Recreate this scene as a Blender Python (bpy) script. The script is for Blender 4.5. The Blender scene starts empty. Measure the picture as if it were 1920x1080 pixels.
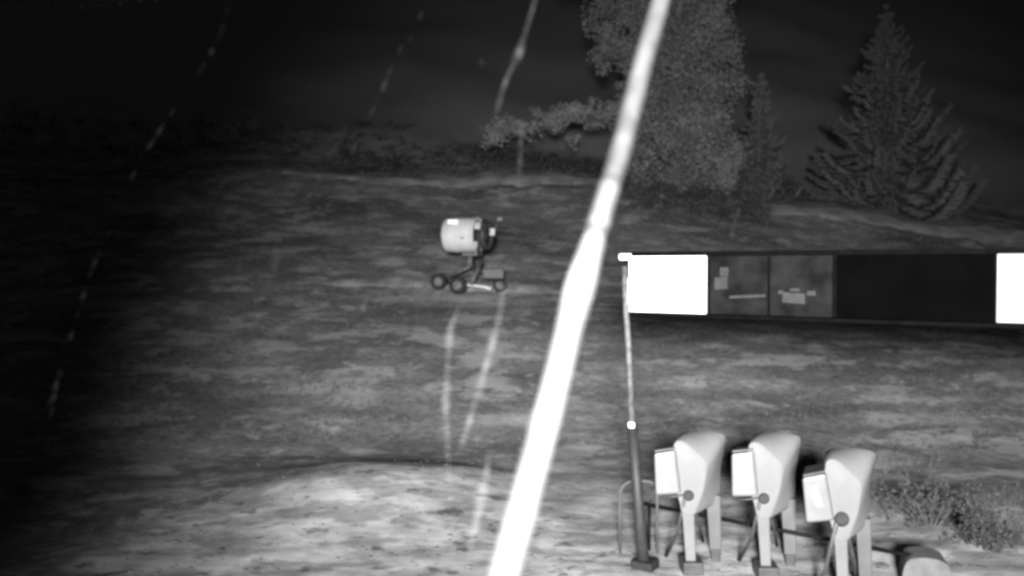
import bpy, math, random
from mathutils import Vector, noise
R = math.radians
random.seed(7)
scene = bpy.context.scene
COL = scene.collection

# ------------------------------------------------------------------ camera
CAM_H = 3.0
FPX = 1663.0                       # focal length in pixels of the 1920 wide photograph
PITCH = math.atan(40.0 / FPX)      # looks down a little: horizon at row 500
cd = bpy.data.cameras.new('camera')
cd.sensor_width = 36.0
cd.lens = 36.0 * FPX / 1920.0
cd.clip_start = 0.05
cd.clip_end = 1500
cd.dof.use_dof = True
cd.dof.focus_distance = 7.2
cd.dof.aperture_fstop = 1.4
cam = bpy.data.objects.new('camera', cd)
COL.objects.link(cam)
cam.location = (0, 0, CAM_H)
cam.rotation_euler = (math.pi / 2 - PITCH, 0, 0)
scene.camera = cam

# ------------------------------------------------------------------ night sky, faint moon
world = bpy.data.worlds.new('World')
scene.world = world
world.use_nodes = True
wn = world.node_tree
sky = wn.nodes.new('ShaderNodeTexSky')
sky.sky_type = 'NISHITA'
sky.sun_disc = False
sky.sun_elevation = R(35)
sky.sun_rotation = R(200)
bw = wn.nodes.new('ShaderNodeRGBToBW')          # the camera records infrared: no colour
wn.links.new(sky.outputs[0], bw.inputs[0])
wn.links.new(bw.outputs[0], wn.nodes['Background'].inputs[0])
wn.nodes['Background'].inputs[1].default_value = 0.0022
moon = bpy.data.lights.new('moon', 'SUN')
moon.energy = 0.02
moon.angle = R(0.5)
mo = bpy.data.objects.new('moon', moon)
COL.objects.link(mo)
mo.rotation_euler = (R(55), 0, R(-20))

# infrared floodlight on the building behind the camera: what lights every near thing in the photograph
il = bpy.data.lights.new('infrared_lamp', 'SPOT')
il.energy = 64000
il.spot_size = R(56)
il.spot_blend = 1.0
il.shadow_soft_size = 0.7
ilo = bpy.data.objects.new('infrared_lamp', il)
COL.objects.link(ilo)
ilo.location = (-0.50, -5.5, CAM_H + 0.85)
_aim = Vector((1.8, 10.0, 3.05)) - Vector(ilo.location)
ilo.rotation_euler = _aim.to_track_quat('-Z', 'Y').to_euler()

vs = scene.view_settings
vs.view_transform = 'Standard'
vs.look = 'None'
vs.exposure = 0.0
vs.gamma = 1.0
scene.cycles.pixel_filter_type = 'BLACKMAN_HARRIS'
scene.cycles.filter_width = 3.3
scene.cycles.use_denoising = True
scene.cycles.transparent_max_bounces = 16
scene.cycles.max_bounces = 4

# ------------------------------------------------------------------ helpers
_c, _s = math.cos(PITCH), math.sin(PITCH)
def P(px, py, d):
    """point at forward distance d (metres along +Y) on the sight line of a pixel"""
    u = (px - 960.0) / FPX
    v = (540.0 - py) / FPX
    x, y, z = u, _c + v * _s, -_s + v * _c
    k = d / y
    return Vector((x * k, d, CAM_H + z * k))

class MB:
    def __init__(self): self.v = []; self.f = []
    def add(self, vs_, fs_):
        o = len(self.v); self.v.extend([tuple(a) for a in vs_])
        self.f.extend([tuple(i + o for i in f) for f in fs_]); return self
    def box(self, c, s, rz=0.0):
        cx, cy, cz = c; hx, hy, hz = s[0] / 2, s[1] / 2, s[2] / 2
        ca, sa = math.cos(rz), math.sin(rz)
        vv = []
        for x, y, z in ((-1,-1,-1),(1,-1,-1),(1,1,-1),(-1,1,-1),(-1,-1,1),(1,-1,1),(1,1,1),(-1,1,1)):
            lx, ly = x * hx, y * hy
            vv.append((cx + lx * ca - ly * sa, cy + lx * sa + ly * ca, cz + z * hz))
        return self.add(vv, [(0,3,2,1),(4,5,6,7),(0,1,5,4),(1,2,6,5),(2,3,7,6),(3,0,4,7)])
    def tube(self, pts, rad, n=8, cap=True):
        pts = [Vector(p) for p in pts]
        if not hasattr(rad, '__len__'): rad = [rad] * len(pts)
        rings = []; prev = None
        for i, p in enumerate(pts):
            a = pts[max(i - 1, 0)]; b = pts[min(i + 1, len(pts) - 1)]
            t = (b - a).normalized()
            if prev is None:
                u = t.orthogonal().normalized()
            else:
                u = (prev - t * prev.dot(t)).normalized()
            prev = u
            w = t.cross(u)
            rings.append([p + (u * math.cos(2 * math.pi * k / n) + w * math.sin(2 * math.pi * k / n)) * rad[i] for k in range(n)])
        vv = [q for r in rings for q in r]
        ff = []
        for i in range(len(pts) - 1):
            for k in range(n):
                ff.append((i*n+k, i*n+(k+1)%n, (i+1)*n+(k+1)%n, (i+1)*n+k))
        if cap:
            ff.append(tuple(range(n - 1, -1, -1)))
            ff.append(tuple((len(pts)-1)*n + k for k in range(n)))
        return self.add(vv, ff)
    def loft(self, A, B):
        n = len(A)
        ff = [(k, (k+1) % n, n + (k+1) % n, n + k) for k in range(n)]
        ff.append(tuple(range(n - 1, -1, -1))); ff.append(tuple(range(n, 2 * n)))
        return self.add(list(A) + list(B), ff)
    def build(self, name, m, parent=None, smooth=False, bevel=0.0):
        me = bpy.data.meshes.new(name)
        me.from_pydata(self.v, [], self.f); me.update()
        me.materials.append(m)
        if smooth:
            me.polygons.foreach_set('use_smooth', [True] * len(me.polygons))
        o = bpy.data.objects.new(name, me); COL.objects.link(o)
        if parent: o.parent = parent
        if bevel:
            b = o.modifiers.new('bevel', 'BEVEL'); b.width = bevel; b.segments = 3; b.limit_method = 'ANGLE'; b.angle_limit = R(40)
            b.harden_normals = False
        return o

def fix_normals(o):
    import bmesh
    bm = bmesh.new(); bm.from_mesh(o.data)
    bmesh.ops.recalc_face_normals(bm, faces=bm.faces); bm.to_mesh(o.data); bm.free(); return o

def tag(o, label=None, cat=None, group=None, kind=None):
    if label: o['label'] = label
    if cat: o['category'] = cat
    if group: o['group'] = group
    if kind: o['kind'] = kind
    return o
def empty(name, loc=(0, 0, 0), rz=0.0):
    o = bpy.data.objects.new(name, None); COL.objects.link(o)
    o.location = loc; o.rotation_euler = (0, 0, rz); o.empty_display_size = 0.1
    return o
def copy_tree(o, parent=None):
    c = o.copy(); COL.objects.link(c); c.parent = parent
    for ch in o.children: copy_tree(ch, c)
    return c
def chaikin(pts, it=2):
    for _ in range(it):
        q = []
        for i in range(len(pts)):
            a = pts[i]; b = pts[(i + 1) % len(pts)]
            q.append(tuple(a[k] * .75 + b[k] * .25 for k in range(len(a))))
            q.append(tuple(a[k] * .25 + b[k] * .75 for k in range(len(a))))
        pts = q
    return pts

def mat(name, lo, hi=None, rough=0.8, scale=6.0, detail=6.0, spec=0.3, bump=0.0, alpha=None, transl=False):
    m = bpy.data.materials.new(name); m.use_nodes = True
    nt = m.node_tree; b = nt.nodes['Principled BSDF']
    b.inputs['Roughness'].default_value = rough
    b.inputs['Specular IOR Level'].default_value = spec
    if hi is None: hi = lo
    tc = nt.nodes.new('ShaderNodeTexCoord')
    nz = nt.nodes.new('ShaderNodeTexNoise'); nz.inputs['Scale'].default_value = scale; nz.inputs['Detail'].default_value = detail
    nt.links.new(tc.outputs['Object'], nz.inputs['Vector'])
    rp = nt.nodes.new('ShaderNodeValToRGB')
    rp.color_ramp.elements[0].position = 0.35; rp.color_ramp.elements[1].position = 0.65
    rp.color_ramp.elements[0].color = (lo, lo, lo, 1); rp.color_ramp.elements[1].color = (hi, hi, hi, 1)
    nt.links.new(nz.outputs['Fac'], rp.inputs[0]); nt.links.new(rp.outputs[0], b.inputs['Base Color'])
    if bump:
        bp = nt.nodes.new('ShaderNodeBump'); bp.inputs['Strength'].default_value = bump; bp.inputs['Distance'].default_value = 0.02
        nt.links.new(nz.outputs['Fac'], bp.inputs['Height']); nt.links.new(bp.outputs[0], b.inputs['Normal'])
    if alpha is not None: b.inputs['Alpha'].default_value = alpha
    return m

M_white_sheet = mat('white reflective sheet', .80, .84, rough=.5, scale=3)
M_white_sheet2 = mat('greyer white sheet', .17, .19, rough=.5, scale=3)  # darker than the sheet of the left panel
M_black_frame = mat('black painted steel', .002, .003, rough=.6, scale=8, spec=.0)
M_black_panel = mat('black display face', .0008, .0012, rough=.5, scale=3, spec=.0)
M_grey_panel = mat('grey display face', .004, .010, rough=.6, scale=5, spec=.0)
M_print = mat('pale print', .009, .015, rough=.7, scale=20)
M_pole = mat('galvanised pole', .05, .10, rough=.6, scale=14)
M_pole_dark = mat('dark painted pole', .016, .024, rough=.6, scale=12)
M_hoop = mat('dull steel hoop', .04, .06, rough=.6, scale=9)
M_reflector = mat('reflector', .9, .95, rough=.3, scale=5)
M_shell = mat('light grey moulded shell', .08, .105, rough=.45, scale=3, spec=.4)
M_reader = mat('pale reader housing', .09, .115, rough=.35, scale=4, spec=.5)
M_glare = mat('reader glare', .15, .2, rough=.2, scale=4, spec=.6)  # pale tone for the glare on the reader front
M_hood = mat('lightened hood', .15, .18, rough=.5, scale=2.5)  # lightened because the lamp strikes the hood aslant
M_leg = mat('grey rear legs', .055, .07, rough=.5, scale=5)
M_hub = mat('dark hub', .012, .02, rough=.6, scale=9, spec=.1)
M_dark_metal = mat('dark steel', .025, .04, rough=.5, scale=10)
M_rail = mat('black steel rail', .003, .006, rough=.6, scale=10, spec=.05)
M_rubber = mat('tyre rubber', .012, .02, rough=.8, scale=15)
M_gun = mat('white snow gun paint', .42, .52, rough=.45, scale=2.5, spec=.4)
M_highlight = mat('barrel highlight', .8, .9, rough=.5, scale=9)
M_ctrl = mat('control box grey', .3, .38, rough=.5, scale=6)
M_rim = mat('muddy rim', .07, .14, rough=.7, scale=12)
M_gun_grey = mat('grey galvanised frame', .06, .11, rough=.5, scale=8)
M_concrete = mat('weathered concrete', .06, .09, rough=.9, scale=7, bump=.4)
M_cable = mat('grey braided sheath', .018, .034, rough=.7, scale=14, bump=.5)  # darkest stretch: fading light up the cable put into its colour
M_mid_sheath = mat('mid tone sheath', .03, .055, rough=.7, scale=14, bump=.5)  # in-between tone, grading the painted light along the cable
M_guard = mat('white guard tube', .065, .10, rough=.5, scale=9)
M_bark = mat('bark', .07, .13, rough=.9, scale=9, bump=.6)
M_leaf = mat('leaves', .28, .42, rough=.6, scale=.7)
M_leaf_pale = mat('pale leaves', .34, .46, rough=.6, scale=.9)
M_needle = mat('needles', .15, .21, rough=.6, scale=.8)
M_under = mat('undergrowth leaves', .09, .15, rough=.7, scale=1.2, spec=.1)
M_shrub = mat('shrub leaves', .085, .115, rough=.6, scale=2.5)
def leafy(m, k=.55):
    nt = m.node_tree; N = nt.nodes; b = N['Principled BSDF']; o = N['Material Output']
    tr = N.new('ShaderNodeBsdfTranslucent'); mx = N.new('ShaderNodeMixShader'); mx.inputs[0].default_value = k
    src = b.inputs['Base Color'].links[0].from_socket
    nt.links.new(src, tr.inputs[0]); nt.links.new(b.outputs[0], mx.inputs[1]); nt.links.new(tr.outputs[0], mx.inputs[2]); nt.links.new(mx.outputs[0], o.inputs[0])
for m_ in (M_leaf, M_leaf_pale, M_needle, M_under, M_shrub): leafy(m_)
M_grass = mat('dry grass', .07, .13, rough=.8, scale=.8, spec=.1)
M_clod = mat('pale clods', .07, .13, rough=.9, scale=3, bump=.5)
M_silk = mat('dim silk', .8, .9, rough=.4, scale=60, spec=.0)
M_silk_bright = mat('bright silk', .8, .9, rough=.4, scale=60, spec=.0)
def _silk(m, top, gap=.0):
    nt = m.node_tree; N = nt.nodes
    tc = N.new('ShaderNodeTexCoord'); z = N.new('ShaderNodeTexNoise'); z.inputs['Scale'].default_value = 34; z.inputs['Detail'].default_value = 2
    r = N.new('ShaderNodeMapRange'); r.inputs[1].default_value = .47; r.inputs[2].default_value = .64; r.inputs[3].default_value = gap; r.inputs[4].default_value = top
    nt.links.new(tc.outputs['Object'], z.inputs['Vector']); nt.links.new(z.outputs['Fac'], r.inputs[0]); nt.links.new(r.outputs[0], N['Principled BSDF'].inputs['Alpha'])
M_silk_mid = mat('mid silk', .6, .7, rough=.4, scale=60, spec=.0); _silk(M_silk_mid, .012, .002); _silk(M_silk, .0015); _silk(M_silk_bright, .014, .005)  # opacity steps stand in for how strongly the lamp reaches each thread

# ------------------------------------------------------------------ terrain
PROF = [(-300, 0), (10.5, 0.0), (14, .05), (17.5, .52), (20.5, 1.26), (25, 2.25), (29, 3.3), (32, 4.25), (36, 5.7),
        (39, 6.75), (41, 7.2), (44, 8.0), (50, 10.2), (60, 14.5), (80, 25), (110, 44), (170, 80), (260, 120), (400, 150), (900, 170)]
def prof(y):
    for i in range(len(PROF) - 1):
        a, b = PROF[i], PROF[i + 1]
        if a[0] <= y <= b[0]:
            t = (y - a[0]) / (b[0] - a[0]); return a[1] + (b[1] - a[1]) * t
    return PROF[-1][1]
def prof_s(y):
    w = max(.2, min(1.2, abs(y) * .03))
    return (prof(y - w) + 2 * prof(y) + prof(y + w)) / 4
def sstep(a, b, x):
    t = max(0.0, min(1.0, (x - a) / (b - a))); return t * t * (3 - 2 * t)
def mound(x, y):
    # a low heap of pale gravel, its crest falling to both sides
    dx = (x + 1.75) / 1.9; dy = (y - 11.6) / (1.6 if y < 11.6 else 1.35)
    return .36 * math.exp(-(dx * dx + dy * dy))
def gravel_mask(x, y):
    dx = (x + 1.4) / 3.3; dy = (y - 8.3) / 3.9
    n = noise.noise(Vector((x * .9, y * .9, 3.1))) * .22 + noise.noise(Vector((x * 2.9, y * 2.9, 7.1))) * .10
    m1 = 1 - sstep(.88, 1.02, math.sqrt(dx * dx + dy * dy) + n)
    ex = (x - 2.6) / 5.6; ey = (y - 7.0) / 7.0          # trodden apron round the gates
    return max(m1, .9 * (1 - sstep(.50, 1.08, math.sqrt(ex * ex + ey * ey) + n * .8)))
def forest_mask(x, y):
    return sstep(44, 49, y + 2.5 * noise.noise(Vector((x * .2, y * .2, 2))))
def terr(x, y, fine=True):
    z = prof_s(y)
    if y > 14:
        k = sstep(14, 40, y)
        z += k * (-.105 * max(x, 0) - .03 * min(x, 0)) * (1.0 if y < 60 else 1.0)
    z += mound(x, y)
    far = sstep(9, 40, y)
    z += noise.noise(Vector((x * .13, y * .13, 0))) * (.10 + .55 * far * far) * sstep(11, 20, y)
    if fine:
        v = Vector((x, y, 1.7))
        z += noise.noise(Vector((x * .55, y * 1.3, 4.4))) * .030 * sstep(7, 14, y)
        z += noise.noise(Vector((x * 1.6, y * 3.2, 8.4))) * .010
        z += noise.noise(v * 1.1) * .026 * (1 + 2.5 * far)
        z += noise.noise(v * 3.3) * .011
        if 6 < y < 22: z += noise.noise(v * 8.5) * .006
    return z

angs = []
a = -180.0
while a < 180 - 1e-6:
    angs.append(a)
    a += .16 if -36 <= a < 38 else (1.0 if -60 < a < 60 else 5.0)
dists = [0.0]
d = 2.0
while d < 800:
    dists.append(d)
    d *= 1.0125 if 8 < d < 50 else (1.03 if d < 130 else 1.12)
vv = [(0, 0, terr(0, 0))]; ff = []; gm = [0.0]; fm = [0.0]
na = len(angs)
for r in dists[1:]:
    for a in angs:
        x, y = r * math.sin(R(a)), r * math.cos(R(a))
        vv.append((x, y, terr(x, y))); gm.append(gravel_mask(x, y) if -2 < y < 17 else 0.0); fm.append(forest_mask(x, y) if y > 35 else 0.0)
for k in range(na): ff.append((0, 1 + (k + 1) % na, 1 + k))
for i in range(len(dists) - 2):
    for k in range(na):
        ff.append((1 + i*na + k, 1 + i*na + (k+1) % na, 1 + (i+1)*na + (k+1) % na, 1 + (i+1)*na + k))
gme = bpy.data.meshes.new('ground'); gme.from_pydata(vv, [], ff); gme.update()
gme.polygons.foreach_set('use_smooth', [True] * len(gme.polygons))
at = gme.attributes.new('gravel', 'FLOAT', 'POINT'); at.data.foreach_set('value', gm)
at = gme.attributes.new('forest', 'FLOAT', 'POINT'); at.data.foreach_set('value', fm)
ground = bpy.data.objects.new('ground', gme); COL.objects.link(ground); ground['kind'] = 'structure'

def ground_material():
    m = bpy.data.materials.new('rough turf and gravel'); m.use_nodes = True
    nt = m.node_tree; N = nt.nodes; L = nt.links; b = N['Principled BSDF']
    b.inputs['Roughness'].default_value = .95; b.inputs['Specular IOR Level'].default_value = .1
    geo = N.new('ShaderNodeNewGeometry')
    def nz(scale, detail, sq=None, rough=.6):
        n = N.new('ShaderNodeTexNoise'); n.inputs['Scale'].default_value = scale; n.inputs['Detail'].default_value = detail
        n.inputs['Roughness'].default_value = rough
        mp = N.new('ShaderNodeMapping'); mp.inputs['Scale'].default_value = sq or (1, 1, 1)
        L.new(geo.outputs['Position'], mp.inputs['Vector']); L.new(mp.outputs[0], n.inputs['Vector']); return n.outputs['Fac']
    def ramp(src, p0, c0, p1, c1):
        r = N.new('ShaderNodeValToRGB'); e = r.color_ramp.elements
        e[0].position = p0; e[1].position = p1; e[0].color = (c0, c0, c0, 1); e[1].color = (c1, c1, c1, 1)
        L.new(src, r.inputs[0]); return r.outputs[0]
    def mix(f, a_, b_, mode='MIX'):
        x = N.new('ShaderNodeMixRGB'); x.blend_type = mode
        if hasattr(f, 'links'): L.new(f, x.inputs[0])
        else: x.inputs[0].default_value = f
        L.new(a_, x.inputs[1]); L.new(b_, x.inputs[2]); return x.outputs[0]
    turf = ramp(nz(.4, 5, (.6, 1, 1)), .36, .12, .66, .27)
    fine = ramp(nz(9, 7, (.7, .9, 1), .7), .38, .62, .62, 1.25)
    turf = mix(1.0, turf, fine, 'MULTIPLY')
    patch = ramp(nz(1.25, 6, (.55, .8, 1), .68), .51, 0, .58, .6)
    pale = N.new('ShaderNodeRGB'); pale.outputs[0].default_value = (.42, .42, .42, 1)
    turf = mix(patch, turf, pale.outputs[0])
    tuft = ramp(nz(3.3, 4, (.6, .6, 1), .6), .60, 0, .66, .55)
    turf = mix(tuft, turf, pale.outputs[0])
    grav = ramp(nz(1.9, 7, (.6, .9, 1), .62), .38, .22, .60, .38)
    spots = ramp(nz(5.2, 4, (.55, .7, 1), .55), .35, .42, .41, 1.0)
    grav = mix(1.0, grav, spots, 'MULTIPLY')
    streak = ramp(nz(2.3, 5, (.5, 1.1, 1), .7), .44, .62, .54, 1.08)
    grav = mix(1.0, grav, streak, 'MULTIPLY')
    att = N.new('ShaderNodeAttribute'); att.attribute_name = 'gravel'
    c = mix(att.outputs['Fac'], turf, grav)
    hill_tone = N.new('ShaderNodeRGB'); hill_tone.outputs[0].default_value = (.28, .28, .28, 1)  # hill colour lifted in place of haze
    att2 = N.new('ShaderNodeAttribute'); att2.attribute_name = 'forest'
    c = mix(att2.outputs['Fac'], c, hill_tone.outputs[0])
    L.new(c, b.inputs['Base Color'])
    bp = N.new('ShaderNodeBump'); bp.inputs['Strength'].default_value = .3; bp.inputs['Distance'].default_value = .03
    L.new(nz(6, 6), bp.inputs['Height']); L.new(bp.outputs[0], b.inputs['Normal'])
    return m
gme.materials.append(ground_material())

# worn tracks across the slope, each a sheet lying just above the turf
def track(name, pts, half, m, lift=.03):
    mb = MB(); n = 6; V = []
    for i, (x, y) in enumerate(pts):
        a_ = Vector(pts[max(0, i - 1)]); b_ = Vector(pts[min(len(pts) - 1, i + 1)])
        t = (b_ - a_).normalized(); nn = Vector((-t.y, t.x))
        for k in range(n + 1):
            o_ = (k / n * 2 - 1) * half * (.15 + .85 * math.sin(math.pi * (i + .5) / len(pts)) ** .5) * (1 + .45 * noise.noise(Vector((x * .9, k, 5))))
            q = Vector((x, y)) + nn * o_
            e = 1 - abs(k / n * 2 - 1) ** 3
            V.append((q.x, q.y, terr(q.x, q.y) + lift * (e * 1.6 - .6)))
    F = []
    for i in range(len(pts) - 1):
        for k in range(n):
            F.append((i*(n+1)+k, i*(n+1)+k+1, (i+1)*(n+1)+k+1, (i+1)*(n+1)+k))
    mb.add(V, F); o = mb.build(name, m, smooth=True); o['kind'] = 'structure'; return o
M_track = mat('worn earth track', .22, .44, rough=.95, scale=1.2, bump=.4)
M_path = mat('worn path', .18, .40, rough=.95, scale=1.6, bump=.4)
track('track', [(-10 + i * .5, 38.9 + .5 * math.sin(i * .05)) for i in range(90)], 1.2, M_track, .05)
track('path', [(-5.6 + i * .2, 25.7 + .3 * math.sin(i * .11)) for i in range(40)], .6, M_path, .03)

# ------------------------------------------------------------------ grass, clods
def blade_tuft(mb, x, y, z, h, n, spread):
    for _ in range(n):
        a = random.uniform(0, 6.283); l = random.uniform(.3, 1) * spread; w = h * random.uniform(.06, .14)
        tx, ty = x + math.cos(a) * l, y + math.sin(a) * l
        bx, by = x + math.cos(a) * l * .25, y + math.sin(a) * l * .25
        ox, oy = -math.sin(a) * w, math.cos(a) * w
        hh = h * random.uniform(.5, 1.1)
        mb.add([(bx - ox, by - oy, z - .02), (bx + ox, by + oy, z - .02), (tx + ox * .4, ty + oy * .4, z + hh), (tx - ox * .4, ty - oy * .4, z + hh)], [(0, 1, 2, 3)])
g = MB()
for _ in range(22000):
    d = 7.5 + 34 * random.random() ** 1.7
    x = d * random.uniform(-.62, .62); y = d
    cl = noise.noise(Vector((x * .5, y * .7, 9)))
    if cl < -.05 or gravel_mask(x, y) > .5 or (y < 14.5 and x < 2.5): continue
    k = .5 + .03 * d
    blade_tuft(g, x, y, terr(x, y), random.uniform(.03, .075) * k, 6, random.uniform(.05, .14) * k)
tag(g.build('grass', M_grass), 'short rough grass tufts over the slope', 'grass', kind='stuff')

ICO_V = []; ICO_F = []
def ico():
    t = (1 + 5 ** .5) / 2
    v = [(-1,t,0),(1,t,0),(-1,-t,0),(1,-t,0),(0,-1,t),(0,1,t),(0,-1,-t),(0,1,-t),(t,0,-1),(t,0,1),(-t,0,-1),(-t,0,1)]
    f = [(0,11,5),(0,5,1),(0,1,7),(0,7,10),(0,10,11),(1,5,9),(5,11,4),(11,10,2),(10,7,6),(7,1,8),(3,9,4),(3,4,2),(3,2,6),(3,6,8),(3,8,9),(4,9,5),(2,4,11),(6,2,10),(8,6,7),(9,8,1)]
    return [Vector(q).normalized() for q in v], f
ICO_V, ICO_F = ico()
def lump(mb, x, y, z, sx, sy, sz):
    a = random.uniform(0, 6.28); ca, sa = math.cos(a), math.sin(a); q = []
    for v in ICO_V:
        j = random.uniform(.7, 1.2); lx, ly = v.x * sx * j, v.y * sy * j
        q.append((x + lx * ca - ly * sa, y + lx * sa + ly * ca, z + v.z * sz * j))
    mb.add(q, ICO_F)
c = MB()
for _ in range(2600):
    d = 7.6 + 20 * random.random() ** 1.5
    x = d * random.uniform(-.6, .6); y = d
    if noise.noise(Vector((x * .7, y * .7, 21))) < .02 and gravel_mask(x, y) < .5: continue
    s = random.uniform(.006, .022) * (1 + .04 * d)
    lump(c, x, y, terr(x, y) + s * .15, s * random.uniform(.8, 1.8), s, s * .35)
tag(c.build('gravel', M_clod, smooth=True), 'pale stones and clods strewn over the ground', 'gravel', kind='stuff')

# ------------------------------------------------------------------ foliage helpers
def leaf(mb, p, s, up=.4):
    n = Vector((random.gauss(0, 1), random.gauss(0, 1) - .5, random.gauss(0, 1) + up)).normalized()
    u = n.orthogonal().normalized(); w = n.cross(u)
    a = random.uniform(0, 6.28); u, w = u * math.cos(a) + w * math.sin(a), w * math.cos(a) - u * math.sin(a)
    l = s * random.uniform(.6, 1.2); b = l * random.uniform(.4, .65)
    mb.add([p - u * l, p + w * b - u * .1 * l, p + u * l, p - w * b - u * .1 * l], [(0, 1, 2, 3)])
def clump(mb, c, r, n, s, sq=1.0):
    for _ in range(n):
        v = Vector((random.gauss(0, 1), random.gauss(0, 1), random.gauss(0, 1))).normalized() * (random.random() ** .45) * r
        v.z *= sq; leaf(mb, c + v, s)

# ------------------------------------------------------------------ big broadleaf tree behind the cable
def broadleaf():
    bx, by = P(1270, 370, 41).x, 41.0
    bz = terr(bx, by)
    t = empty('broadleaf_tree', (bx, by, bz))
    base = Vector((bx, by, bz))
    tr = MB(); cr = MB()
    trunk = [Vector((0, 0, -.3)), Vector((-.1, 0, 1.5)), Vector((.1, .1, 4)), Vector((0, 0, 7)), Vector((.2, 0, 11)), Vector((.2, 0, 14))]
    tr.tube(trunk, [.34, .28, .24, .19, .12, .05], 10)
    blobs = []
    # crown: uneven columns of foliage right down to the undergrowth
    for i in range(270):
        z = random.uniform(.5, 14.5)
        w = 2.7 if z < 11 else 2.7 * max(.25, (16 - z) / 5)
        w *= (.90 + .14 * math.sin(z * 1.4 + .5))
        a = random.uniform(0, 6.28); rr = w * random.random() ** .5
        blobs.append((Vector((rr * math.cos(a) + .1, rr * math.sin(a), z)), random.uniform(.5, 1.0)))
    for i in range(60):      # broader top hanging to the left
        z = random.uniform(8.0, 13.5); x = random.uniform(-5.2, -1.5)
        if z < 9.0 - .4 * (x + 1.5): continue
        blobs.append((Vector((x, random.uniform(-1.2, 1.2), z)), random.uniform(.5, .9)))
    for i in range(60):
        blobs.append((Vector((random.uniform(-3.9, -1.3), random.uniform(-1, 1), random.uniform(5.6, 10.5))), random.uniform(.4, .7)))
    for c_, r_ in blobs:
        tr.tube([Vector((0, 0, max(.5, c_.z * .75 - .3))), c_ * .6 + Vector((0, 0, c_.z * .35)), c_], [.06, .035, .012], 5, cap=False)
        clump(cr, c_, r_, int(300 * r_), .08)
    # one long low limb reaching left
    lp = [P(1215, 190, 40.4) - base, P(1150, 205, 39.6) - base, P(1080, 215, 39.2) - base, P(1000, 238, 39.0) - base, P(920, 250, 38.8) - base]
    tr.tube([Vector((0, 0, 3.2))] + lp, [.16, .13, .10, .08, .05, .02], 8)
    o = tr.build('trunk', M_bark, t, smooth=True)
    limb = MB()
    for i in range(95):
        k = random.random() * (len(lp) - 1.001); j = int(k)
        q = lp[j].lerp(lp[j + 1], k - j) + Vector((random.gauss(0, .25), random.gauss(0, .4), random.gauss(.0, .30) * (1.5 - .2 * k)))
        clump(limb, q, random.uniform(.2, .62), 60, .075, .8)
    cr.build('crown', M_leaf, t)
    limb.build('leafy_limb', M_leaf_pale, t)
    tag(t, 'tall broadleaf tree behind the bright slanting cable, a long leafy limb reaching left', 'tree')
broadleaf()

# ------------------------------------------------------------------ conifers
def conifer(px, py_base, d, h, rmax, label, lean=0.0, whorls=17, seed=1, dens=1.0):
    random.seed(seed)
    x, y = P(px, py_base, d).x, d
    t = empty('conifer_tree', (x, y, terr(x, y)))
    tr = MB(); cr = MB()
    tr.tube([(0, 0, -.3), (lean * .3, 0, h * .35), (lean * .7, 0, h * .7), (lean, 0, h)], [h * .022, h * .016, h * .009, .015], 8)
    for i in range(whorls):
        f = i / (whorls - 1)
        z = h * (.05 + .93 * f) + random.uniform(-.12, .12)
        r = rmax * (1 - f) ** .85 * random.uniform(.7, 1.18) + .12
        nb = random.randint(7, 9)
        a0 = random.uniform(0, 6.28)
        for b in range(nb):
            a = a0 + 6.283 * b / nb + random.uniform(-.2, .2)
            rr = r * random.uniform(.55, 1.15)
            ux, uy = math.cos(a), math.sin(a)
            pts = []
            for k in range(7):
                s = k / 6
                zz = z - rr * .30 * math.sin(s * 2.4) + rr * (.30 if ux > 0 else .12) * s ** 3
                pts.append(Vector((lean * z / h + ux * rr * s, uy * rr * s, zz)))
            tr.tube(pts, [.03 * (1 - .8 * k / 6) for k in range(7)], 4, cap=False)
            for k in range(int(26 * rr * dens) + 6):
                s = random.random() ** .7
                j = min(5, int(s * 6)); q = pts[j].lerp(pts[j + 1], s * 6 - j)
                side = random.choice((-1, 1)); w = rr * .22 * (1 - s * .6)
                e = q + Vector((-uy * side * w * random.random() + ux * w * .6, ux * side * w * random.random() + uy * w * .6, random.uniform(-.13, .07)))
                nrm = Vector((random.gauss(0, .5), random.gauss(0, .5), 1)).normalized()
                dv = (e - q); 
                if dv.length < .02: continue
                wv = dv.cross(nrm).normalized() * random.uniform(.025, .055)
                cr.add([q - wv, q + wv, e + wv * .3, e - wv * .3], [(0, 1, 2, 3)])
                wv2 = Vector((0, 0, random.uniform(.03, .07)))
                cr.add([q - wv2, q + wv2, e + wv2 * .3, e - wv2 * .3], [(0, 1, 2, 3)])
    for k in range(int(90 * h)):      # inner sprays fill the cone
        f = random.random() ** 1.3; z = h * (.04 + .9 * f); a = random.uniform(0, 6.28); rr = rmax * (1 - f) ** .85 * random.uniform(.2, .78)
        clump(cr, Vector((lean * z / h + math.cos(a) * rr, math.sin(a) * rr, z)), .2, 9, .06, .6)
    tr.build('trunk', M_bark, t, smooth=True)
    cr.build('crown', M_needle, t)
    tag(t, label, 'tree', 'conifers on the bank')
    return t
conifer(1668, 405, 42, 9.6, 4.1, 'large spreading conifer at the upper right with upturned branch tips', -.25, 24, 3, 3.2)
conifer(1420, 385, 41, 5.9, 1.5, 'small narrow conifer beside the tall broadleaf tree', .15, 15, 5, 3.0)
random.seed(11)

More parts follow.
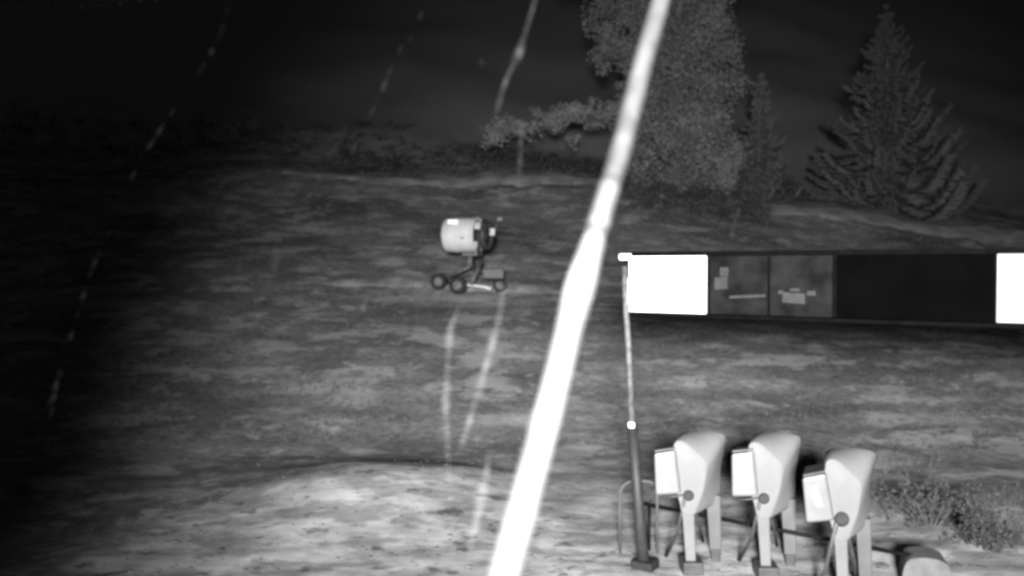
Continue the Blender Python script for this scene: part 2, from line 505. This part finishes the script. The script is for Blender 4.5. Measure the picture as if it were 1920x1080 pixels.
# undergrowth on the bank below the trees (a mass nobody could count)
u = MB()
for _ in range(420):
    px = random.uniform(640, 1500); d = random.uniform(39.5, 46)
    q = P(px, 300, d); 
    if px < 880 and random.random() < .5: continue
    z = terr(q.x, d)
    clump(u, Vector((q.x, d, z + random.uniform(.1, .5))), random.uniform(.25, .6), 22, .08, .6)
for _ in range(240):
    px = random.uniform(-60, 760); d = random.uniform(43, 50)
    q = P(px, 290, d); z = terr(q.x, d)
    clump(u, Vector((q.x, d, z + random.uniform(.1, .6))), random.uniform(.3, .7), 18, .08, .5)
for _ in range(150):
    px = random.uniform(1170, 1440); d = random.uniform(35.5, 39)
    q = P(px, 390, d); z = terr(q.x, d)
    clump(u, Vector((q.x, d, z + random.uniform(.05, .3))), random.uniform(.2, .42), 12, .10, .7)
tag(u.build('undergrowth', M_under), 'low leafy undergrowth along the bank below the trees', 'undergrowth', kind='stuff')

# ------------------------------------------------------------------ shrub at the right
def shrub(px, py, d, hw, h, n, label):
    x = P(px, py, d).x; z = terr(x, d)
    t = empty('shrub', (x, d, z)); st = MB(); lf = MB()
    for i in range(n):
        a = random.uniform(0, 6.28); r = hw * random.random() ** .6
        top = Vector((math.cos(a) * r, math.sin(a) * r * .8, h * random.uniform(.3, 1) * (1 - .35 * r / hw)))
        st.tube([Vector((top.x * .12, top.y * .12, -.03)), top * .55 + Vector((0, 0, .05)), top], [.006, .004, .002], 5, cap=False)
        clump(lf, top, random.uniform(.10, .2), 70, .024)
        clump(lf, top * .65, .15, 40, .022); clump(lf, top * .3, .14, 30, .022)
    st.build('stem', M_bark, t); lf.build('foliage', M_shrub, t)
    tag(t, label, 'shrub', 'shrubs beside the gates')
shrub(1745, 990, 10.2, .75, .62, 15, 'broad pale shrub just right of the third turnstile gate')
shrub(1850, 1010, 9.4, .30, .42, 14, 'small low shrub near the right edge below the display beam')

# leafy twigs hanging into the top left corner
def overhang():
    t = empty('overhanging_branch', P(120, -60, 13)); o = Vector(t.location)
    tw = MB(); lf = MB()
    main = [P(-140, -40, 13) - o, P(20, -14, 13) - o, P(160, -8, 13.1) - o, P(300, -22, 13.2) - o]
    tw.tube(main, [.05, .04, .03, .01], 7)
    for i in range(46):
        k = random.random() * 2.999; j = int(k); q = main[j].lerp(main[j + 1], k - j)
        q = q + Vector((random.gauss(0, .1), random.gauss(0, .2), random.uniform(-.09, .10)))
        clump(lf, q, .17, 60, .028, .7)
    tw.build('twig', M_bark, t); lf.build('foliage', M_under, t)
    tag(t, 'leafy branch hanging into the top left corner', 'branch')
overhang()

# ------------------------------------------------------------------ overhead display beam on its post
A = P(1180, 533, 8.8); B = P(1920, 541, 6.95)
bd = Vector((B.x - A.x, B.y - A.y, 0)); bl = bd.length; bdir = bd.normalized(); brz = math.atan2(bdir.y, bdir.x)
def beam_x(px):                    # distance along the beam of a pixel column
    k = (px - 960.0) / FPX
    return (k * A.y - A.x) / (bdir.x - k * bdir.y)
ztop, zbot = P(1178, 480, 8.8).z, P(1183, 586, 8.8).z
zc, bh = (ztop + zbot) / 2, ztop - zbot
gan = empty('display_beam', (A.x, A.y, 0), brz)
END = beam_x(1920) + 1.6
f = MB()
f.box((END / 2 + .03, .16, zc), (END - .03, .22, bh * .96))
f.build('core', M_black_frame, gan)
f = MB(); f.box((END / 2 + .02, .145, ztop + .018), (END - .0, .30, .045)); f.build('top_rail', M_black_frame, gan, bevel=.006)
f = MB(); f.box((END / 2 + .02, .145, zbot - .014), (END - .0, .30, .038)); f.build('bottom_rail', M_black_frame, gan, bevel=.006)
def panel(name, x0, x1, m, proud, parent=gan, bev=.004):
    f = MB(); a_, b_ = beam_x(x0), beam_x(x1)
    f.box(((a_ + b_) / 2, .05 - proud / 2, zc + .004), (b_ - a_, proud, bh - .012)); return f.build(name, m, parent, bevel=bev)
tag(panel('panel', 1178, 1322, M_white_sheet, .034), 'bright white square panel at the left end of the beam')
g1 = tag(panel('panel', 1329, 1437, M_grey_panel, .020), 'dim grey display field next to the white panel')
g2 = tag(panel('panel', 1442, 1559, M_grey_panel, .022), 'dim grey display field with a small pale pictogram')
tag(panel('panel', 1567, 1864, M_black_panel, .016), 'long black display field')
tag(panel('panel', 1869, 1990, M_white_sheet2, .034), 'white panel at the right edge of the photo')
tag(panel('panel', 2000, 2250, M_black_panel, .016), 'black display field past the second white panel')
def mark(px0, px1, py0, py1, parent, tilt=0):
    a_, b_ = beam_x(px0), beam_x(px1); s = zc + (533 - py0) * .0051, zc + (533 - py1) * .0051
    q = .05 - .0255
    MB().add([(a_, q, s[1]), (b_, q, s[1] + tilt), (b_, q, s[0] + tilt), (a_, q, s[0]),
              (a_, q + .003, s[1]), (b_, q + .003, s[1] + tilt), (b_, q + .003, s[0] + tilt), (a_, q + .003, s[0])],
             [(0,1,2,3),(7,6,5,4),(0,4,5,1),(1,5,6,2),(2,6,7,3),(3,7,4,0)]).build('pictogram_mark', M_print, parent)
mark(1366, 1434, 552, 557, g1, .02)
mark(1338, 1362, 519, 541, g1, .01); mark(1348, 1364, 500, 516, g1)
mark(1466, 1508, 544, 562, g2, -.01); mark(1480, 1498, 537, 542, g2); mark(1512, 1528, 541, 549, g2); mark(1458, 1466, 541, 547, g2)
f = MB(); f.box((-.07, .08, ztop - .008), (.13, .09, .06)); f.build('end_light', M_reflector, gan, bevel=.012)
f = MB(); f.box((-.022, .10, zc - .07), (.05, .09, .26)); f.build('bracket', M_white_sheet, gan, bevel=.01)
# post, leaning a little
def gl(px, py, d):
    q = P(px, py, d) - Vector((A.x, A.y, 0)); c_, s_ = math.cos(-brz), math.sin(-brz)
    return Vector((q.x * c_ - q.y * s_, q.x * s_ + q.y * c_, q.z))
pt = [gl(1171, 500, 8.98), gl(1174, 585, 8.92), gl(1179, 660, 8.9), gl(1185, 800, 8.86)]
MB().tube(pt, [.030, .030, .031, .032], 12).build('upper_pole', M_pole, gan, smooth=True)
lb = gl(1209, 1085, 8.75); 
MB().tube([gl(1185, 800, 8.86), gl(1196, 930, 8.8), Vector((lb.x, lb.y, -.1))], [.052, .054, .060], 12).build('lower_post', M_pole_dark, gan, smooth=True)
q = gl(1184, 797, 8.80); f = MB(); f.box(q, (.062, .03, .055)); f.build('reflector', M_reflector, gan, bevel=.01)
q = gl(1210, 1072, 8.75); f = MB(); f.box((q.x, q.y, .03), (.22, .22, .12)); f.build('base_plate', M_hub, gan, bevel=.02)
# far post, outside the picture
f = MB(); f.tube([(END - .1, .16, -.2), (END - .1, .16, zbot)], .06, 12); f.build('end_post', M_pole_dark, gan, smooth=True)
tag(gan, 'long black overhead display beam with white square panels on a thin post', 'display beam')

# ------------------------------------------------------------------ turnstile gates
G0 = Vector((P(1290, 1000, 8.6).x, 8.6, 0))
def gp(px, py, ly):
    return P(px, py, 8.6 + ly) - G0
def make_gate():
    t = empty('turnstile_gate', G0)
    FR = [(1260,842),(1266,826),(1284,828),(1303,848),(1326,872),(1323,897),(1318,925),(1308,950),(1301,968),(1279,968),(1272,935),(1260,905)]
    RE = [(1270,820),(1280,809),(1302,806),(1342,808),(1364,814),(1359,842),(1351,880),(1352,915),(1348,945),(1328,945),(1312,905),(1284,865)]
    Fp = [tuple(gp(x, y, 0)) for x, y in FR]; Rp = [tuple(gp(x, y, .52)) for x, y in RE]
    Fp, Rp = chaikin(Fp), chaikin(Rp)
    fix_normals(MB().loft(Fp, Rp).build('shell', M_hood, t, smooth=True, bevel=.022))
    cx_ = sum(p[0] for p in Fp) / len(Fp); cz_ = sum(p[2] for p in Fp) / len(Fp)
    sp0 = [(cx_ + (p[0] - cx_) * .965, -.006, cz_ + (p[2] - cz_) * .972) for p in Fp]; sp1 = [(p[0], .03, p[2]) for p in sp0]
    fix_normals(MB().loft(sp0, sp1).build('face_overlay', M_shell, t, bevel=.004))  # added darker face, tones down the lamp on the upright front
    def leg(front, back, top, bot, m, name, bev=.012):
        a_ = [gp(top[0], top[2], front), gp(top[1], top[2], front), gp(top[1], top[2], back), gp(top[0], top[2], back)]
        b_ = [gp(bot[0], bot[2], front), gp(bot[1], bot[2], front), gp(bot[1], bot[2], back), gp(bot[0], bot[2], back)]
        for v in a_[2:]: v.z = a_[0].z
        for v in b_[2:]: v.z = b_[0].z
        return fix_normals(MB().loft(a_, b_).build(name, m, t, bevel=bev))
    leg(.02, .12, (1279, 1302, 962), (1286, 1305, 1054), M_shell, 'leg')
    leg(.40, .50, (1324, 1351, 930), (1331, 1353, 1032), M_leg, 'leg')
    leg(.39, .51, (1333, 1351, 1032), (1334, 1351, 1058), M_dark_metal, 'foot')
    q = gp(1296, 1066, .08); q2 = MB(); q2.box((q.x, q.y, .055), (.20, .26, .13)); q2.build('foot', M_dark_metal, t, bevel=.015)
    # reader housing turned towards the queue
    bf = [gp(1226, 851, -.04), gp(1266, 845, -.06), gp(1276, 926, -.06), gp(1229, 929, -.04)]
    bb = [gp(1236, 842, .26), gp(1274, 838, .26), gp(1284, 915, .26), gp(1240, 917, .26)]
    rd = fix_normals(MB().loft(bf, bb).build('reader_housing', M_reader, t, bevel=.022))
    wn_ = [gp(1236, 868, -.062), gp(1248, 866, -.065), gp(1260, 900, -.068), gp(1247, 902, -.066)]
    wb = [v + Vector((0, .03, 0)) for v in wn_]
    fix_normals(MB().loft(wn_, wb).build('reader_glare', M_glare, rd, bevel=.003))  # glare on the reader front, modelled as a pale slanting slab
    c1 = [gp(1228, 848.5, -.05), gp(1264, 843, -.06), gp(1273, 836.5, .25), gp(1238, 840, .25)]
    c2 = [v + Vector((0, 0, .022)) for v in c1]
    fix_normals(MB().loft(c1, c2).build('cap', M_dark_metal, rd))
    # hub and its three arms
    h0 = gp(1291, 929, -.085); h1 = gp(1291, 929, .06)
    hub = fix_normals(MB().tube([h0, h0 * .4 + h1 * .6, h1], [.046, .054, .054], 16).build('hub', M_hub, t, bevel=.006))
    MB().tube([gp(1284, 934, -.04), gp(1270, 1000, .16), gp(1249, 1043, .40)], .017, 8).build('arm', M_dark_metal, hub, smooth=True)
    MB().tube([gp(1284, 928, -.045), gp(1262, 931, -.03), gp(1240, 933, 0)], .010, 8).build('arm', M_dark_metal, hub, smooth=True)
    MB().tube([gp(1296, 934, .02), gp(1312, 985, .34), gp(1318, 1015, .6)], .017, 8).build('arm', M_dark_metal, hub, smooth=True)
    return t
gate = make_gate()
GROUP = 'turnstile gates in a row under the beam'
tag(gate, 'brightest turnstile gate, beside the dark post, farthest left of the row', 'turnstile', GROUP)
gt2 = copy_tree(gate)
gt2.location = (P(1431, 1000, 8.46).x, 8.46, .0); gt2.rotation_euler = (0, 0, R(-3)); gt2.scale = (1, 1, 1.01)
gt2['label'] = 'middle turnstile gate of the row of three'
gt3 = copy_tree(gate)
gt3.location = (P(1577, 1000, 7.85).x, 7.85, -.02); gt3.rotation_euler = (0, 0, R(-3)); gt3.scale = (.98, 1, 1.0)
for ch in gt3.children:
    if ch.name.startswith('reader_housing'): ch.rotation_euler = (R(3), R(-4), R(0)); ch.location = (.045, 0, 0)
    if ch.name.startswith('hub'): ch.scale = (1.25, 1, 1.25); ch.location = (.0, .0, -.19)
for ch in gt2.children:
    if ch.name.startswith('reader_housing'): ch.rotation_euler = (0, R(1.5), R(-2))
gt3['label'] = 'dimmer turnstile gate farthest right, standing lower than the other two'

# rail behind the gates, hoop at the post, block at the far end
ra, rb = P(1203, 944, 9.35), P(1735, 1047, 8.3)
rail = empty('rail', (ra.x, ra.y, 0)); O = Vector(rail.location)
MB().tube([ra - O, rb - O], .021, 10).build('bar', M_rail, rail, smooth=True)
for k in (.03, .965):
    q = ra.lerp(rb, k) - O
    MB().tube([Vector((q.x, q.y + .0, -.1)), Vector((q.x, q.y, q.z - .022))], .018, 8).build('post', M_rail, rail, smooth=True)
tag(rail, 'thin black sloping rail running behind the turnstile gates', 'rail')
hp = empty('hoop_rail', (P(1190, 1000, 9.2).x, 9.2, 0)); O = Vector(hp.location)
pts = [P(1163, 1052, 9.2), P(1162, 940, 9.2), P(1163, 922, 9.2), P(1168, 911, 9.2), P(1178, 904, 9.2), P(1195, 901, 9.2), P(1218, 903, 9.2), P(1228, 908, 9.2), P(1232, 922, 9.2), P(1233, 1052, 9.2)]
MB().tube([p - O for p in pts], .015, 10).build('bent_tube', M_hoop, hp, smooth=True)
tag(hp, 'bent dark tube hoop standing at the foot of the thin post', 'hoop rail')
bx_ = P(1737, 1040, 8.35)
blk = MB()
prof8 = chaikin([(-.24, -.1), (.19, -.1), (.20, .22), (.10, .29), (-.05, .30), (-.22, .26)], 2)
blk.loft([(x, -.2, z) for x, z in prof8], [(x * .94, .22, z * .95) for x, z in prof8])
bo = fix_normals(blk.build('concrete_block', M_concrete, bevel=.01)); bo.location = (bx_.x, bx_.y, 0); bo.rotation_euler = (0, 0, R(-18))
tag(bo, 'weathered rounded concrete block at the right end of the black rail', 'concrete block')

# ------------------------------------------------------------------ snow gun on its wheeled carriage
def snow_gun():
    D = 25.0
    ctr = P(880, 548, D)
    zg = terr(ctr.x, D, False)
    t = empty('snow_gun', (ctr.x, D, ctr.z)); O = Vector(t.location)
    q = lambda px, py, d=D: P(px, py, d) - O
    def ring_loft(axis, n=28, inner=None):
        """axis: list of (centre, radius); discs stand square to the barrel axis"""
        ax = L.normalized(); u_ = Vector((0, 0, 1)); u_ = (u_ - ax * u_.dot(ax)).normalized(); w_ = ax.cross(u_)
        V = []; F = []
        for c_, r_ in axis:
            for k in range(n):
                a_ = 6.28318 * k / n; V.append(c_ + (u_ * math.cos(a_) + w_ * math.sin(a_)) * r_)
        for i in range(len(axis) - 1):
            for k in range(n): F.append((i*n+k, i*n+(k+1)%n, (i+1)*n+(k+1)%n, (i+1)*n+k))
        return MB().add(V, F)
    f0, f1 = q(839, 441, D + .14), q(897, 441, D - .14)
    L = f1 - f0
    sh = [(f0 + L * .04, .44), (f0, .44), (f0 - L * .012, .465), (f0 + L * .01, .485), (f0 + L * .35, .492), (f0 + L * .8, .485), (f0 + L * .97, .50), (f0 + L, .52),
          (f0 + L * 1.01, .50), (f0 + L * .95, .45), (f0 + L * .5, .43), (f0 + L * .04, .44)]
    fix_normals(ring_loft(sh).build('barrel', M_gun, t, smooth=True))
    nz_ = ring_loft([(f0 - L * .035, .455), (f0 - L * .035, .485), (f0 + L * .02, .494), (f0 + L * .02, .46), (f0 - L * .035, .455)])
    fix_normals(nz_.build('nozzle_ring', M_gun_grey, t, smooth=True))
    # bright highlight on the barrel, put in as a pale slab, and a stud on its side
    mb = MB(); c_ = q(849, 416, D - .36); mb.box(c_, (.28, .03, .11)); pl = mb.build('highlight_patch', M_highlight, t, bevel=.006)
    mb = MB(); c_ = q(869, 446, D - .50); mb.box(c_, (.15, .04, .05)); mb.build('latch', M_gun_grey, t, bevel=.006)
    # motor and its intake guard
    mo_ = ring_loft([(f1 - L * .1, .0), (f1 - L * .1, .17), (f1 + L * .28, .17), (f1 + L * .30, .0)])
    fix_normals(mo_.build('motor', M_dark_metal, t, smooth=True))
    mb = MB(); mb.tube([q(888, 437, D - .16), q(907, 437, D - .1)], .055, 8); mb.build('motor_strut', M_gun, t, smooth=True)
    gd = empty; 
    gr = ring_loft([(f1 + L * .20, .40), (f1 + L * .20, .45), (f1 + L * .34, .40), (f1 + L * .34, .35), (f1 + L * .20, .40)])
    go = fix_normals(gr.build('intake_guard', M_dark_metal, t, smooth=True))
    for k in range(10):
        a_ = 6.283 * k / 10
        u_ = Vector((0, 0, 1)); w_ = L.normalized().cross(u_)
        r_ = u_ * math.cos(a_) + w_ * math.sin(a_)
        MB().tube([f1 + L * 1e-3 + r_ * .5, f1 + L * .22 + r_ * .43, f1 + L * .34 + r_ * .36, f1 + L * .36 + r_ * .1], .012, 5).build('guard_bar', M_dark_metal, go, smooth=True)
    mb = MB(); mb.box(q(923, 435, D - .1), (.15, .12, .20)); mb.build('control_box', M_ctrl, t, bevel=.015)
    MB().tube([q(926, 430, D - .08), q(935, 415, D - .05)], .018, 6).build('lever', M_gun_grey, t, smooth=True)
    mb = MB(); mb.box(q(937, 411, D - .05), (.16, .1, .10)); mb.build('lamp_head', M_gun_grey, t, bevel=.02)
    # yoke and mast
    mb = MB(); mb.box(q(885, 477, D), (.55, .22, .09)); mb.build('yoke', M_dark_metal, t, bevel=.01)
    MB().tube([q(896, 441, D - .54), q(898, 478, D - .40)], .045, 8).build('yoke_arm', M_dark_metal, t, smooth=True)
    MB().tube([q(890, 441, D + .54), q(893, 478, D + .40)], .045, 8).build('yoke_arm', M_dark_metal, t, smooth=True)
    MB().tube([q(881, 478), q(881, 500)], .09, 12).build('mast', M_gun_grey, t, smooth=True)
    MB().tube([q(903, 489, D - .05), q(884, 533, D - .45)], .055, 8).build('frame_leg', M_gun_grey, t, smooth=True)
    MB().tube([q(881, 500), q(830, 524, D + .5)], .05, 8).build('frame_leg', M_gun_grey, t, smooth=True)
    MB().tube([q(884, 500), q(938, 528, D + .1)], .05, 8).build('frame_leg', M_dark_metal, t, smooth=True)
    mb = MB(); mb.box(q(925, 513, D + .15), (.62, .4, .30)); mb.build('pump_box', M_dark_metal, t, bevel=.03)
    MB().tube([q(832, 527, D + .35), q(862, 534, D - .40)], .045, 8).build('axle', M_dark_metal, t, smooth=True)
    MB().tube([q(860, 533, D - .3), q(884, 535, D - .3), q(908, 538, D - .35), q(921, 542, D - .4)], [.04, .04, .045, .05], 8).build('drawbar', M_gun, t, smooth=True)
    def wheel(px, py, d, r, w):
        c_ = q(px, py, d); ax = Vector((-.25, -1, 0)).normalized()
        u_ = Vector((0, 0, 1)); v_ = ax.cross(u_)
        def disc(ring, n=24):
            V = []; F = []
            for o_, rr in ring:
                for k in range(n):
                    a_ = 6.28318 * k / n; V.append(c_ + ax * o_ + (u_ * math.cos(a_) + v_ * math.sin(a_)) * rr)
            for i in range(len(ring) - 1):
                for k in range(n): F.append((i*n+k, i*n+(k+1)%n, (i+1)*n+(k+1)%n, (i+1)*n+k))
            return MB().add(V, F)
        ty = fix_normals(disc([(w, r*.52), (w*1.1, r*.7), (w*.95, r*.92), (w*.5, r), (-w*.5, r), (-w*.95, r*.92), (-w*1.1, r*.7), (-w, r*.52), (w, r*.52)]).build('wheel', M_rubber, t, smooth=True))
        fix_normals(disc([(w*.5, .0), (w*.7, r*.16), (w*.62, r*.24), (w*.3, r*.40), (w*.8, r*.52), (w*.6, r*.54), (-w*.6, r*.54), (-w*.4, 0)]).build('rim', M_rim, ty, smooth=True))
    wheel(823, 528, D + .35, .235, .10)
    wheel(859, 535, D - .42, .245, .10)
    wheel(937, 535, D - .1, .19, .09)
    tag(t, 'white barrelled snow gun on a three wheeled carriage on the slope', 'snow gun')
    return t
snow_gun()

# ------------------------------------------------------------------ bright cable close to the camera
def cable():
    px = [(1258, -80, 1.92), (1240, 0, 1.85), (1205, 120, 1.75), (1168, 270, 1.64), (1125, 410, 1.56), (1082, 555, 1.47), (1050, 690, 1.39), (1008, 850, 1.31), (951, 1060, 1.21), (925, 1150, 1.17)]
    pts = [P(*a) for a in px]
    up = (pts[0] - pts[1]).normalized(); dn = (pts[-1] - pts[-2]).normalized()
    top = pts[0] + up * 5.0; bot = pts[-1] + dn * (pts[-1].z / -dn.z)
    t = empty('cable', (bot.x, bot.y, 0)); O = Vector(t.location)
    path = [bot, bot.lerp(pts[-1], .5)]
    rad0 = .0180
    # smooth the pixel path
    dense = []
    for i in range(len(pts) - 1):
        for k in range(8): dense.append(pts[i].lerp(pts[i + 1], k / 8))
    dense.append(pts[-1])
    for _ in range(6):
        dense = [dense[0]] + [(dense[i-1] + dense[i] * 2 + dense[i+1]) / 4 for i in range(1, len(dense) - 1)] + [dense[-1]]
    full = [top] + dense + [bot]
    rad = []
    for i, p in enumerate(full):
        rad.append(rad0 * (1 + .06 * noise.noise(p * 9)))
    MB().tube([p - O for p in full], rad, 20).build('sheath', M_cable, t, smooth=True)
    low = [p for p in dense if p.z < P(1110, 460, 1.53).z] + [bot + (pts[-1] - bot) * .02]
    e0 = P(1121, 425, 1.552)
    gt_ = [e0] + low
    gr_ = [.0182 + .0026 * min(1, (e0 - p).length / .12) + .0042 * math.exp(-(((e0 - p).length - .13) / .055) ** 2) for p in gt_]
    mid = [P(1150, 330, 1.605), P(1136, 378, 1.58), P(1119, 432, 1.55)]
    mid = [p for p in dense if mid[2].z <= p.z <= mid[0].z]
    MB().tube([p - O for p in mid], [.0183] * len(mid), 20).build('mid_sheath', M_mid_sheath, t, smooth=True)  # middle piece carries the painted light falloff between sheath and guard
    MB().tube([p - O for p in gt_], gr_, 20).build('guard_tube', M_guard, t, smooth=True)
    MB().tube([(0, 0, -.2), (0, 0, .12)], .03, 10).build('ground_anchor', M_dark_metal, t, smooth=True)
    tag(t, 'glaring white cable slanting across the picture from top to bottom edge', 'cable')
cable()

# ------------------------------------------------------------------ faint dewy spider threads near the camera
def thread(px, d, r, label, m=None):
    pts = [P(x, y, d + .02 * i) for i, (x, y) in enumerate(px)]
    O = pts[-1]
    t = empty('spider_thread', O); mb = MB()
    dense = []
    for i in range(len(pts) - 1):
        n = max(3, int((pts[i + 1] - pts[i]).length / .012))
        for k in range(n): dense.append(pts[i].lerp(pts[i + 1], k / n))
    dense.append(pts[-1])
    for _ in range(4):
        dense = [dense[0]] + [(dense[i-1] + dense[i] * 2 + dense[i+1]) / 4 for i in range(1, len(dense) - 1)] + [dense[-1]]
    n = len(dense); rad = []
    for i, p in enumerate(dense):
        f_ = min(1, 4 * i / n, 4 * (n - 1 - i) / n) * .8 + .2
        rad.append(r * f_ * max(.25, .75 + 1.1 * noise.noise(p * 26 + Vector((d * 7, 0, 0)))))
        dense[i] = p + Vector((noise.noise(p * 14), 0, 0)) * .004
    mb.tube([p - O for p in dense], rad, 8)
    mb.build('silk', m or M_silk, t, smooth=True)
    tag(t, label, 'spider thread', 'dewy spider threads')
thread([(432, -6), (416, 60), (387, 115), (368, 145)], 2.2, .0045, 'faint beaded spider thread hanging from the top edge, left of the middle')
thread([(1003, -6), (985, 70), (945, 160), (930, 215)], 2.0, .0075, 'beaded spider thread ending above the tree limb, left of the cable', M_silk_mid)
thread([(775, 30), (745, 105), (690, 225), (640, 320), (597, 440)], 2.4, .0048, 'long faint broken spider thread up and left of the snow gun')
thread([(572, 370), (515, 500), (488, 580), (466, 645), (448, 700)], 2.1, .0060, 'beaded spider thread low on the dark slope at the left')
thread([(872, 552), (842, 620), (836, 760), (840, 890), (846, 905)], 1.9, .0085, 'straight pale spider thread just below the wheels of the snow gun', M_silk_bright)
thread([(945, 530), (926, 640), (895, 740), (862, 845)], 1.9, .0085, 'slanting pale spider thread between the cable and the straight one', M_silk_bright)
thread([(917, 845), (908, 910), (893, 980), (878, 1040)], 1.8, .0105, 'short thick beaded spider thread over the gravel heap by the cable', M_silk_bright)
thread([(207, 430), (165, 520), (130, 640), (88, 770)], 2.3, .0045, 'very faint spider thread at the far left edge of the slope')
thread([(1832, 610), (1822, 670), (1805, 745)], 2.4, .0040, 'very faint spider thread below the right end of the beam')
thread([(650, 235), (600, 330), (560, 400), (540, 445)], 2.5, .0045, 'faint dotted spider thread between the snow gun and the dark left slope')
thread([(898, 95), (912, 140), (905, 165)], 2.4, .0050, 'tiny spider thread fragment high above the snow gun')
thread([(978, 225), (976, 285), (972, 345)], 2.2, .0055, 'short upright spider thread under the tree limb', M_silk_mid)
thread([(335, 190), (300, 245), (268, 290), (240, 345)], 2.5, .0045, 'very faint spider thread in the dark upper left')
thread([(800, 10), (770, 70), (752, 118)], 2.6, .0045, 'faint spider thread at the top edge above the snow gun')
thread([(1900, 640), (1888, 700), (1880, 760)], 2.6, .0040, 'faintest spider thread at the right edge under the second white panel')
thread([(118, 690), (104, 735), (92, 790)], 2.4, .0050, 'faint spider thread scrap at the lower left edge')
thread([(690, 555), (683, 572), (676, 585)], 2.3, .0065, 'tiny pale spider thread scrap left of the wheels', M_silk_mid)
thread([(520, 455), (508, 500), (500, 545)], 2.2, .0060, 'faint spider thread scrap in the middle of the left slope')
thread([(1385, 395), (1378, 425), (1372, 445)], 2.3, .0045, 'faint spider thread scrap just above the beam', M_silk_mid)
